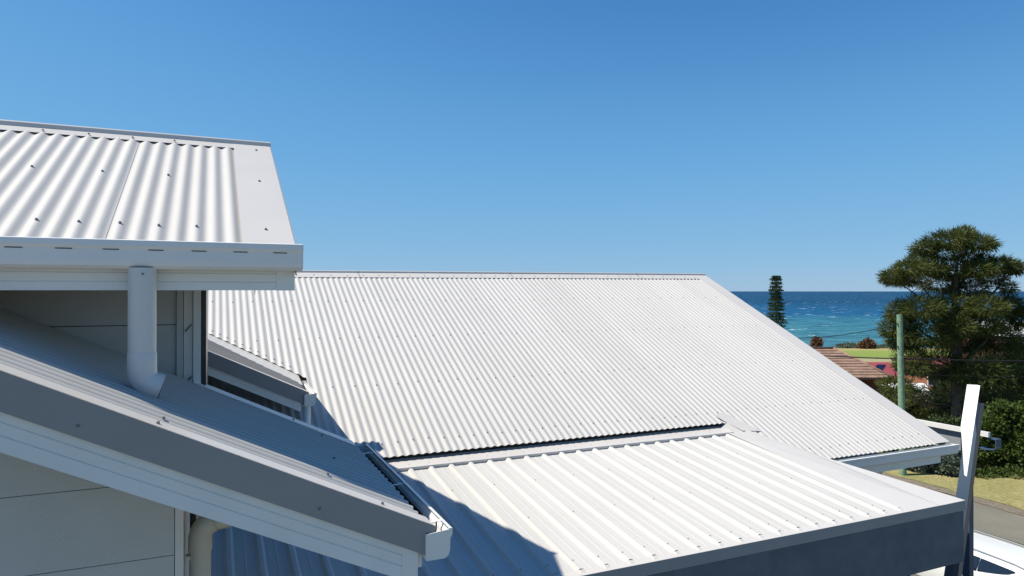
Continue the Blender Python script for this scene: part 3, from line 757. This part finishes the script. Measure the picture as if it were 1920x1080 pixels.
# ================================================================== VEGETATION
def leafmat(name, a, b_, trans=.25, scale=1.2):
    m = bpy.data.materials.new(name); m.use_nodes = True; t = m.node_tree; p = t.nodes['Principled BSDF']
    p.inputs['Roughness'].default_value = .6; p.inputs['Specular IOR Level'].default_value = .25
    tc = t.nodes.new('ShaderNodeTexCoord')
    col = ramp(t, [(.3, a), (.7, b_)], noise(t, tc.outputs['Object'], scale, 5, .7))
    t.links.new(col, p.inputs['Base Color'])
    tr = t.nodes.new('ShaderNodeBsdfTranslucent'); t.links.new(col, tr.inputs[0])
    ms = t.nodes.new('ShaderNodeMixShader'); ms.inputs[0].default_value = trans
    t.links.new(p.outputs[0], ms.inputs[1]); t.links.new(tr.outputs[0], ms.inputs[2]); t.links.new(ms.outputs[0], t.nodes['Material Output'].inputs[0])
    return m
L_she = leafmat('sheoak_needles', (.026, .045, .013), (.135, .15, .03), .2, .9)
L_pine = leafmat('pine_leaves', (.02, .045, .02), (.05, .085, .035), .15, 1)
L_hedge = leafmat('silver_green_leaves', (.07, .10, .075), (.16, .20, .14), .2, 4)
L_bush = leafmat('glossy_bush_leaves', (.018, .04, .01), (.115, .165, .028), .25, 3.5)
L_dark = leafmat('dark_shrub_leaves', (.02, .035, .012), (.06, .09, .025), .2, 1.5)
L_brown = leafmat('russet_scrub', (.12, .07, .04), (.20, .11, .06), .1, .6)
bark = mat('grey_bark', (.14, .11, .085), .9, .2, var=.3, vscale=5, bump=.6, bscale=20)
def leaves(blobs, per, length, width, droop, spread=1.0, shell=.55, jitter=.5, dome=1.0):
    """blobs: (centre, rx, ry, rz, weight). thin two-triangle leaves scattered mostly near each blob's skin"""
    P = []; D = []
    for c, rx, ry, rz, wt in blobs:
        n = int(per * wt)
        d = rng.normal(size=(n, 3)); d /= np.linalg.norm(d, axis=1)[:, None]
        r = shell + (1 - shell) * rng.random(n) ** .6
        r *= 1 + .22 * np.sin(d[:, 0] * 7 + c[0] * 3) * np.sin(d[:, 1] * 6 + c[1]) * np.cos(d[:, 2] * 6 + c[2] * 2)
        d = d.copy(); lowm = d[:, 2] < 0; dz = np.where(lowm, d[:, 2] * dome, d[:, 2]); dl = np.stack([d[:, 0], d[:, 1], dz], 1)
        P.append(np.array(c)[None] + dl * r[:, None] * np.array([rx, ry, rz])[None])
        dd = d * spread + rng.normal(size=(n, 3)) * jitter; dd[:, 2] -= droop; D.append(dd)
    P = np.concatenate(P); D = np.concatenate(D); D /= np.linalg.norm(D, axis=1)[:, None]
    n = len(P); s = np.cross(D, rng.normal(size=(n, 3))); s /= np.linalg.norm(s, axis=1)[:, None]
    Ls = length * (.6 + .8 * rng.random(n))[:, None]; Ws = width * (.6 + .8 * rng.random(n))[:, None]
    v = np.stack([P, P + D * Ls * .5 + s * Ws, P + D * Ls, P + D * Ls * .5 - s * Ws], 1).reshape(-1, 3)
    return v, n
def leaf_part(name, v, n, m, parent=None):
    me = bpy.data.meshes.new(name)
    v = v - np.array(ORG)[None] if parent is not None else v
    me.vertices.add(len(v)); me.vertices.foreach_set('co', v.astype(np.float32).ravel())
    me.loops.add(4 * n); me.loops.foreach_set('vertex_index', np.arange(4 * n, dtype=np.int32))
    me.polygons.add(n); me.polygons.foreach_set('loop_start', np.arange(0, 4 * n, 4, dtype=np.int32))
    me.update(calc_edges=True); me.validate(); me.materials.append(m)
    o = bpy.data.objects.new(name, me); C.objects.link(o)
    if parent is not None: o.parent = parent
    return o
# ---- big she-oak
D0 = 31.0
base = at(1795, 840, D0); base.z = terrain(base.x, base.y)
she = thing('sheoak_tree', 'tall dark spreading she-oak behind the green pole', 'tree', tuple(base))
q = D0 / 1260
def blob(px, py, rx, ry, dd=0, wt=1): return (tuple(at(px, py, D0 + dd)), rx * q, max(rx, ry) * q * .9, ry * q, wt)
bl_ = [blob(1780, 453, 42, 17, 0, 1.6), blob(1735, 468, 22, 13, .3, .7), blob(1808, 440, 18, 11, .2, .6), blob(1832, 458, 30, 13, -.4, 1), blob(1856, 462, 8, 5, 0, .15),
       blob(1772, 478, 34, 14, .6, .8), blob(1722, 482, 14, 9, .2, .3), blob(1815, 485, 26, 9, .8, .5), blob(1845, 487, 14, 7, .2, .25),
       blob(1712, 505, 32, 16, -.6, 1.2), blob(1676, 522, 20, 14, -.2, .9), blob(1745, 505, 34, 15, .4, 1), blob(1700, 525, 24, 12, .4, .7),
       blob(1790, 512, 40, 16, 1, .9), blob(1838, 508, 30, 14, -.6, 1), blob(1875, 500, 32, 13, .2, 1.2), blob(1902, 504, 14, 10, .3, .5), blob(1860, 522, 26, 10, 1, .6),
       blob(1768, 535, 44, 20, 1.2, 1.0), blob(1815, 545, 40, 18, .8, .9), blob(1890, 541, 12, 7, 0, .3),
       blob(1690, 590, 24, 24, 0, 1.1), blob(1668, 620, 9, 18, .2, .5), blob(1730, 580, 38, 24, -.8, 1.5), blob(1785, 582, 46, 28, 0, 1.8), blob(1850, 578, 34, 22, -.9, 1.4), blob(1893, 580, 24, 24, .3, 1.3),
       blob(1915, 600, 20, 20, .3, .8), blob(1695, 640, 26, 30, .4, 1.3), blob(1745, 630, 46, 36, -.4, 2.2), blob(1805, 640, 50, 38, 1.2, 2.2), blob(1870, 640, 42, 34, .8, 1.6),
       blob(1838, 612, 44, 22, -.3, 1.6), blob(1790, 615, 30, 20, -1, 1), blob(1712, 685, 34, 28, -.2, 1.2), blob(1760, 690, 50, 36, .8, 2), blob(1835, 705, 54, 42, -.6, 2.2), blob(1895, 700, 50, 40, .6, 2), blob(1940, 640, 30, 60, 1, 1.6),
       blob(1680, 725, 28, 16, -.6, .8), blob(1790, 750, 60, 36, 1.3, 1.8), blob(1860, 760, 60, 40, 1.5, 2), blob(1745, 790, 40, 26, 1.2, 1.2), blob(1935, 750, 50, 60, 1.5, 1.8), blob(1718, 745, 16, 12, .6, .25)]
v, n = leaves(bl_, 1500, .32, .015, .1, 1.0, .4, .6, dome=.45)
leaf_part('crown', v, n, L_she, she)
# inner darker twigs mass
limbs = []
tb0 = base.copy(); fork = at(1795, 640, D0 + .6)
limbs.append(tube([tb0 - Vector((0, 0, .3)), at(1792, 740, D0 + .3), fork, at(1790, 560, D0 + .5), at(1795, 480, D0 + .3)], [.28, .24, .19, .13, .05], 12))
for px, py, dd, r_ in ((1672, 520, -.2, .06), (1705, 505, -.5, .07), (1740, 465, .2, .07), (1780, 450, 0, .06), (1830, 455, -.3, .06), (1858, 462, 0, .035), (1905, 500, .2, .07), (1892, 540, 0, .04), (1850, 510, -.5, .06),
                       (1690, 590, 0, .07), (1668, 620, .2, .05), (1730, 580, -.6, .07), (1890, 580, .3, .08), (1700, 640, .4, .06), (1715, 690, -.2, .05), (1880, 640, .8, .07), (1700, 730, -.4, .04), (1690, 745, -.3, .03), (1740, 735, .2, .04), (1900, 700, .6, .06), (1722, 760, .1, .035)):
    e = at(px, py, D0 + dd); s0 = at(1795, min(760, py + random.uniform(50, 110)), D0 + .5)
    mid = s0.lerp(e, .5) - Vector((0, 0, .25)) + Vector((random.uniform(-.2, .2), random.uniform(-.2, .2), 0))
    limbs.append(tube([s0, mid, e], [r_, r_ * .7, r_ * .25], 7))
    for _ in range(7):
        a = mid.lerp(e, random.uniform(.1, 1)); b2 = a + Vector((random.uniform(-.6, .6), random.uniform(-.6, .6), random.uniform(.1, .7)))
        limbs.append(tube([a, a.lerp(b2, .5) + Vector((0, 0, .05)), b2], [.018, .012, .005], 5))
V, F = join(*limbs); part('trunk', V, F, bark, she, smooth=True)
# ---- norfolk pine
DP = 120.0; pb_ = at(1457, 700, DP); pb_.z = terrain(pb_.x, pb_.y)
npine = thing('norfolk_pine', 'narrow dark column of a pine against the sea', 'tree', tuple(pb_))
top = at(1455, 519, DP); V, F = tube([pb_, top], [.35, .08], 8); part('trunk', V, F, bark, npine)
bb_ = []
hh_ = top.z - pb_.z; k = 0; z = top.z - .15
while z > pb_.z + 2:
    f = (top.z - z) / hh_; rad = .85 + 1.0 * min(1, f * 2.0) + random.uniform(-.15, .15)
    nb = 7; rad *= random.choice((.8, 1, 1.05, 1.2))
    for j in range(nb):
        a = 2 * math.pi * (j + (k % 2) * .5) / nb + random.uniform(-.2, .2)
        c = (top.x + math.cos(a) * rad * .55, top.y + math.sin(a) * rad * .55, z + rad * .06)
        bb_.append((c, rad * .48, rad * .48, .17, .5))
    z -= random.uniform(.42, .72); k += 1
v, n = leaves(bb_, 150, .28, .06, -.35, .5, .2, .6); leaf_part('crown', v, n, L_pine, npine)
# ---- shrubs and hedges
def shrub(name, label, cat, px, py_base, d, blobs, m, per, ln, wd, group=None, droop=.0, zoff=0):
    b0 = at(px, py_base, d); b0.z = terrain(b0.x, b0.y)
    th = thing(name, label, cat, tuple(b0), group)
    bl = [((b0.x + dx * RT[0] + dy * FW[0], b0.y + dx * RT[1] + dy * FW[1], b0.z + dz + zoff), rx, rx, rz, wt) for dx, dy, dz, rx, rz, wt in blobs]
    v, n = leaves(bl, per, ln, wd, droop, .8, .45, .7); leaf_part('foliage', v, n, m, th)
    st_ = [tube([b0, (c[0], c[1], c[2])], [.03, .01], 6) for c, *_ in bl]
    V, F = join(*st_); part('stems', V, F, bark, th)
    return th
shrub('hedge_bush', 'rounded grey green bush right beside the foot of the green pole', 'bush', 1740, 885, 26.0,
      [(-.35, 0, .45, .55, .5, 1.5), (.25, .2, .6, .6, .55, 1.6), (-.75, .3, .35, .4, .4, .8), (.6, .2, .5, .4, .45, .8)], L_hedge, 1500, .10, .028, 'grey green bushes along the lawn')
shrub('hedge_bush', 'smaller grey green bush left of the leaning post', 'bush', 1778, 892, 25.4,
      [(0, 0, .4, .42, .45, 1.3), (.45, .1, .35, .42, .4, 1.2), (-.3, .2, .3, .3, .3, .6)], L_hedge, 1500, .10, .028, 'grey green bushes along the lawn')
shrub('leafy_bush', 'tall bright leafed bush at the right edge under the she-oak', 'bush', 1885, 880, 26.2,
      [(-.6, 0, 1.75, .55, .45, 1.1), (.0, .2, 2.25, .45, .4, .8), (.6, .2, 1.9, .6, .5, 1.2), (1.3, .3, 2.15, .6, .6, 1.2), (1.0, .3, 1.5, .7, .7, 1.5), (-.9, .3, .9, .7, .7, 1.3), (.2, -.1, .9, .9, .8, 2.2), (1.3, 0, .8, .9, .8, 2), (2.1, .3, 1.2, .9, 1.1, 2)], L_bush, 1700, .13, .04)
shrub('ground_plants', 'low leafy plants edging the lawn below the tall bush', 'plant', 1885, 905, 25.2,
      [(-1.0, 0, .12, .4, .18, .8), (-.4, .1, .15, .4, .2, .8), (.3, 0, .15, .5, .22, 1), (1.0, .1, .15, .5, .2, 1), (1.8, 0, .15, .5, .2, 1)], L_bush, 600, .12, .03)
shrub('dark_shrub', 'dark shrub behind the grey green bushes under the tree', 'bush', 1800, 870, 27.6,
      [(-1.6, .2, .7, .8, .7, 2), (-.6, .3, .9, .9, .9, 2), (.4, .3, .9, .9, .9, 2), (1.4, .6, 1.0, 1, 1, 2), (2.6, .8, 1.2, 1, 1.2, 2), (-2.3, .5, .5, .5, .5, 1)], L_dark, 1300, .16, .04)
shrub('sheoak_sapling', 'feathery olive sapling between the red roof and the pole', 'tree', 1675, 760, 33,
      [(0, 0, 1.75, .75, .5, 1.4), (.5, .2, 1.3, .7, .5, 1.2), (-.3, .2, 1.2, .5, .5, .8), (.8, 0, 2.0, .5, .4, .8)], L_she, 1200, .3, .018, droop=.7)
shrub('background_tree', 'dark leafy tree mass directly behind the trunk of the she-oak', 'tree', 1850, 800, 37,
      [(-1.6, 0, 1.6, 1.3, 1.1, 2), (0, 0, 2.6, 1.5, 1.2, 2.2), (1.6, 0, 2.9, 1.6, 1.4, 2.4), (3.2, 0, 2.6, 1.6, 1.6, 2.4), (.6, -.4, 1.2, 1.6, 1.2, 2.2), (2.6, -.4, 1.0, 1.6, 1.3, 2.2)], L_dark, 1300, .22, .055)
shrub('flowering_shrub', 'small green shrub at the far edge of the lawn left of the pole', 'bush', 1668, 868, 27.5,
      [(0, 0, .2, .4, .22, 1), (.5, 0, .2, .35, .25, 1), (-.5, 0, .15, .35, .2, .8)], L_bush, 700, .1, .03)
shrub('park_bush', 'round green bush behind the red roof at the edge of the park', 'bush', 1663, 680, 95,
      [(0, 0, 1.2, 2.2, 1.0, 1.5), (2.2, 0, 1.2, 1.8, 1.1, 1.2)], L_bush, 900, .5, .13)
shrub('coastal_bush', 'russet round bush at the shore just above the tiled roof ridge', 'bush', 1531, 655, 228,
      [(0, 0, 2.0, 1.6, 1.7, 1.2), (0, 0, .6, 1.2, 1.0, .5)], L_brown, 900, .8, .2, 'russet bushes on the shore')
shrub('coastal_bush', 'russet spreading bush on the shore above the green park', 'bush', 1627, 656, 228,
      [(0, 0, 1.7, 1.5, 1.5, 1.2), (-1.4, 0, 1.1, 1.4, 1.0, 1), (1.2, 0, 1.0, 1.2, .9, .8)], L_brown, 900, .8, .2, 'russet bushes on the shore')
shrub('coastal_scrub', 'low grey green scrub on the shore between the russet bushes', 'bush', 1590, 656, 232,
      [(-2, 0, .6, 2.0, .8, 1), (1, 0, .7, 2.2, .9, 1), (4, 0, .5, 1.6, .6, .7), (12, 0, .4, 2.5, .5, .7), (18, 0, .3, 3, .4, .7)], L_hedge, 500, .7, .18)
shrub('shore_tree_top', 'small yellow green treetop showing above the big roof edge', 'tree', 1412, 700, 60,
      [(0, 0, 7.0 - 1.95 , .55, .55, 1.0), (.1, 0, 5.0 - 1.2, .9, .9, 1)], L_bush, 700, .25, .06)

# ================================================================== NEIGHBOURING HOUSES
tile = mat('brown_roof_tile', (.25, .165, .125), .8, .25, var=.25, vscale=2.5, dirt=.3, bump=.3, bscale=20)
brick = mat('dark_red_brick', (.14, .06, .045), .9, .2, var=.25, vscale=8)
orange = mat('orange_brick', (.30, .13, .075), .9, .2, var=.2, vscale=8)
redr = mat('red_metal_roof', (.30, .065, .075), .5, .4, var=.08, vscale=1)
palew = mat('white_weatherboard', (.72, .74, .74), .6, .3, var=.04)
solar = mat('solar_glass', (.012, .014, .045), .12, .7)
glassd = mat('dark_window_glass', (.02, .025, .03), .08, .6)
def loc2(dx, dy, z, o): return Vector((o.x + dx * RT[0] + dy * FW[0], o.y + dx * RT[1] + dy * FW[1], z))
# tiled hip roof (axes follow the view direction: it faces the camera)
o = at(1560, 700, 41); o.z = terrain(o.x, o.y)
th = thing('tiled_house', 'house with a brown tiled hip roof beyond the big white roof', 'house', tuple(o))
Xr = (1652 - 1560) / 1260 * 39.5; Ze = EYE - (709 - 546) / 1260 * 39.5; Zr = EYE - (655 - 546) / 1260 * 42.8
V, F = [], []
bodyv = [loc2(-6, -.8, 0, o), loc2(Xr - .5, -.8, 0, o), loc2(Xr - .5, 5, 0, o), loc2(-6, 5, 0, o)]
for p in bodyv: p.z = o.z - .5
V, F = slab(bodyv, (0, 0, Ze - .12 - o.z + .5)); part('wall', V, F, brick, th)
rows = 11; hipx = Xr; y0, y1 = -1.5, 2.2
xt = Xr - 1.75
rf = part('roof', *slab([loc2(-6, y0 + .05, Ze - .04, o), loc2(hipx - .05, y0 + .05, Ze - .04, o), loc2(xt, y1, Zr - .06, o), loc2(-6, y1, Zr - .06, o)], (0, 0, -.04)), 'void', th)
for k in range(rows):
    a, b2 = k / rows, (k + 1) / rows
    V = []; F = []; ya, yb = y0 + (y1 - y0) * a, y0 + (y1 - y0) * b2
    za, zb = Ze + (Zr - Ze) * a, Ze + (Zr - Ze) * b2
    xa, xb = hipx + (xt - hipx) * a, hipx + (xt - hipx) * b2
    nx = 130; 
    for i in range(nx + 1):
        xx = -6 + (xa + 6) * i / nx; xx2 = -6 + (xb + 6) * i / nx
        wv = .018 * math.sin(i * math.pi * .8) + .012 * ((i * 7919) % 5) / 5
        V += [loc2(xx, ya - .02, za - .01, o), loc2(xx, ya - .02, za + .05 + wv, o), loc2(xx2, yb, zb + .012 + wv * .6, o)]
    for i in range(nx): F += [(i * 3, (i + 1) * 3, (i + 1) * 3 + 1, i * 3 + 1), (i * 3 + 1, (i + 1) * 3 + 1, (i + 1) * 3 + 2, i * 3 + 2)]
    part('tile_course', V, F, tile, rf)
V, F = tube([loc2(hipx, y0, Ze + .05, o), loc2(xt, y1, Zr + .05, o)], .085, 8); part('hip_tiles', V, F, tile, rf, smooth=True)
V, F = tube([loc2(-6, y1, Zr + .05, o), loc2(xt, y1, Zr + .05, o)], .085, 8); part('ridge_tiles', V, F, tile, rf, smooth=True)
V, F = slab([loc2(hipx, y0, Ze, o), loc2(xt, y1, Zr, o), loc2(hipx, 5, Ze, o)], (0, 0, -.05)); part('roof_end', V, F, tile, rf)
V, F = slab([loc2(-6, y0 - .02, Ze - .10, o), loc2(hipx + .05, y0 - .02, Ze - .10, o), loc2(hipx + .05, y0 - .02, Ze - .01, o), loc2(-6, y0 - .02, Ze - .01, o)], tuple(Vector((FW[0], FW[1], 0)) * .08)); part('gutter', V, F, mat('brown_gutter', (.12, .07, .05), .5), th)
# red metal roof with solar panel
def simple_house(name, label, px, d, half, depth, z_eave, z_ridge, wallm, roofm, ridge_dir='x', skew=0, extra=None):
    o = at(px, 700, d); o.z = terrain(o.x, o.y)
    th = thing(name, label, 'house', tuple(o))
    bv = [loc2(-half + .3, .3, o.z - .6, o), loc2(half - .3, .3, o.z - .6, o), loc2(half - .3, depth - .3, o.z - .6, o), loc2(-half + .3, depth - .3, o.z - .6, o)]
    V, F = slab(bv, (0, 0, z_eave - o.z + .5)); wl = part('wall', V, F, wallm, th)
    a = [loc2(-half, 0, z_eave, o), loc2(half, 0, z_eave, o), loc2(half, depth, z_eave, o), loc2(-half, depth, z_eave, o)]
    r0 = loc2(-half + skew, depth / 2, z_ridge, o); r1 = loc2(half - skew, depth / 2, z_ridge, o)
    V = a + [r0, r1]; V += [p - Vector((0, 0, .12)) for p in a]
    F = [(0, 1, 5, 4), (1, 2, 5), (2, 3, 4, 5), (3, 0, 4), (0, 6, 7, 1), (1, 7, 8, 2), (2, 8, 9, 3), (3, 9, 6, 0), (6, 9, 8, 7)]
    rf = part('roof', V, F, roofm, th)
    for j in range(3):
        cx_ = -half + (j + .5) * half * 2 / 3
        wv = [loc2(cx_ - .6, .29, z_eave - 1.6, o), loc2(cx_ + .6, .29, z_eave - 1.6, o), loc2(cx_ + .6, .29, z_eave - .5, o), loc2(cx_ - .6, .29, z_eave - .5, o)]
        V, F = slab(wv, tuple(Vector((FW[0], FW[1], 0)) * -.05)); wf = part('window', V, F, palew, th)
        wv = [p.lerp(sum(wv, Vector()) / 4, .12) - Vector((FW[0], FW[1], 0)) * .055 for p in wv]
        V, F = slab(wv, tuple(Vector((FW[0], FW[1], 0)) * -.01)); part('pane', V, F, glassd, wf)
    return th, rf, o
q = 70 / 1260
th, rf, o = simple_house('red_roofed_house', 'small house with a red metal roof and dark solar panel by the park', 1668, 66, 2.6, 5.2, EYE - (711 - 546) * 66 / 1260, EYE - (679 - 546) * 68.6 / 1260, orange, redr, skew=1.2)
zE = EYE - (711 - 546) * 66 / 1260; zR = EYE - (679 - 546) * 68.6 / 1260
def onroof(x, f, up=.05): return loc2(x, 2.6 * f, zE + (zR - zE) * f + up, o)
V, F = slab([onroof(-1.5, .28), onroof(-.6, .28), onroof(.75, .80), onroof(-.1, .80)], (0, 0, .05)); part('solar_panel', V, F, solar, rf)
simple_house('low_white_house', 'low pale roofed house glimpsed behind the left branches of the she-oak', 1722, 40, 1.3, 3.2, EYE - (752 - 546) * 40 / 1260, EYE - (718 - 546) * 41.6 / 1260, brick, palew)
simple_house('brick_house', 'orange brick house showing in patches through the middle of the tree', 1778, 48, 1.1, 5, EYE - (682 - 546) * 48 / 1260, EYE - (668 - 546) * 50 / 1260, orange, redr)
simple_house('white_house', 'white house glimpsed through the right side of the tree crown', 1945, 46, 1.9, 7, EYE - (628 - 546) * 46 / 1260, EYE - (602 - 546) * 49.5 / 1260, brick, palew)
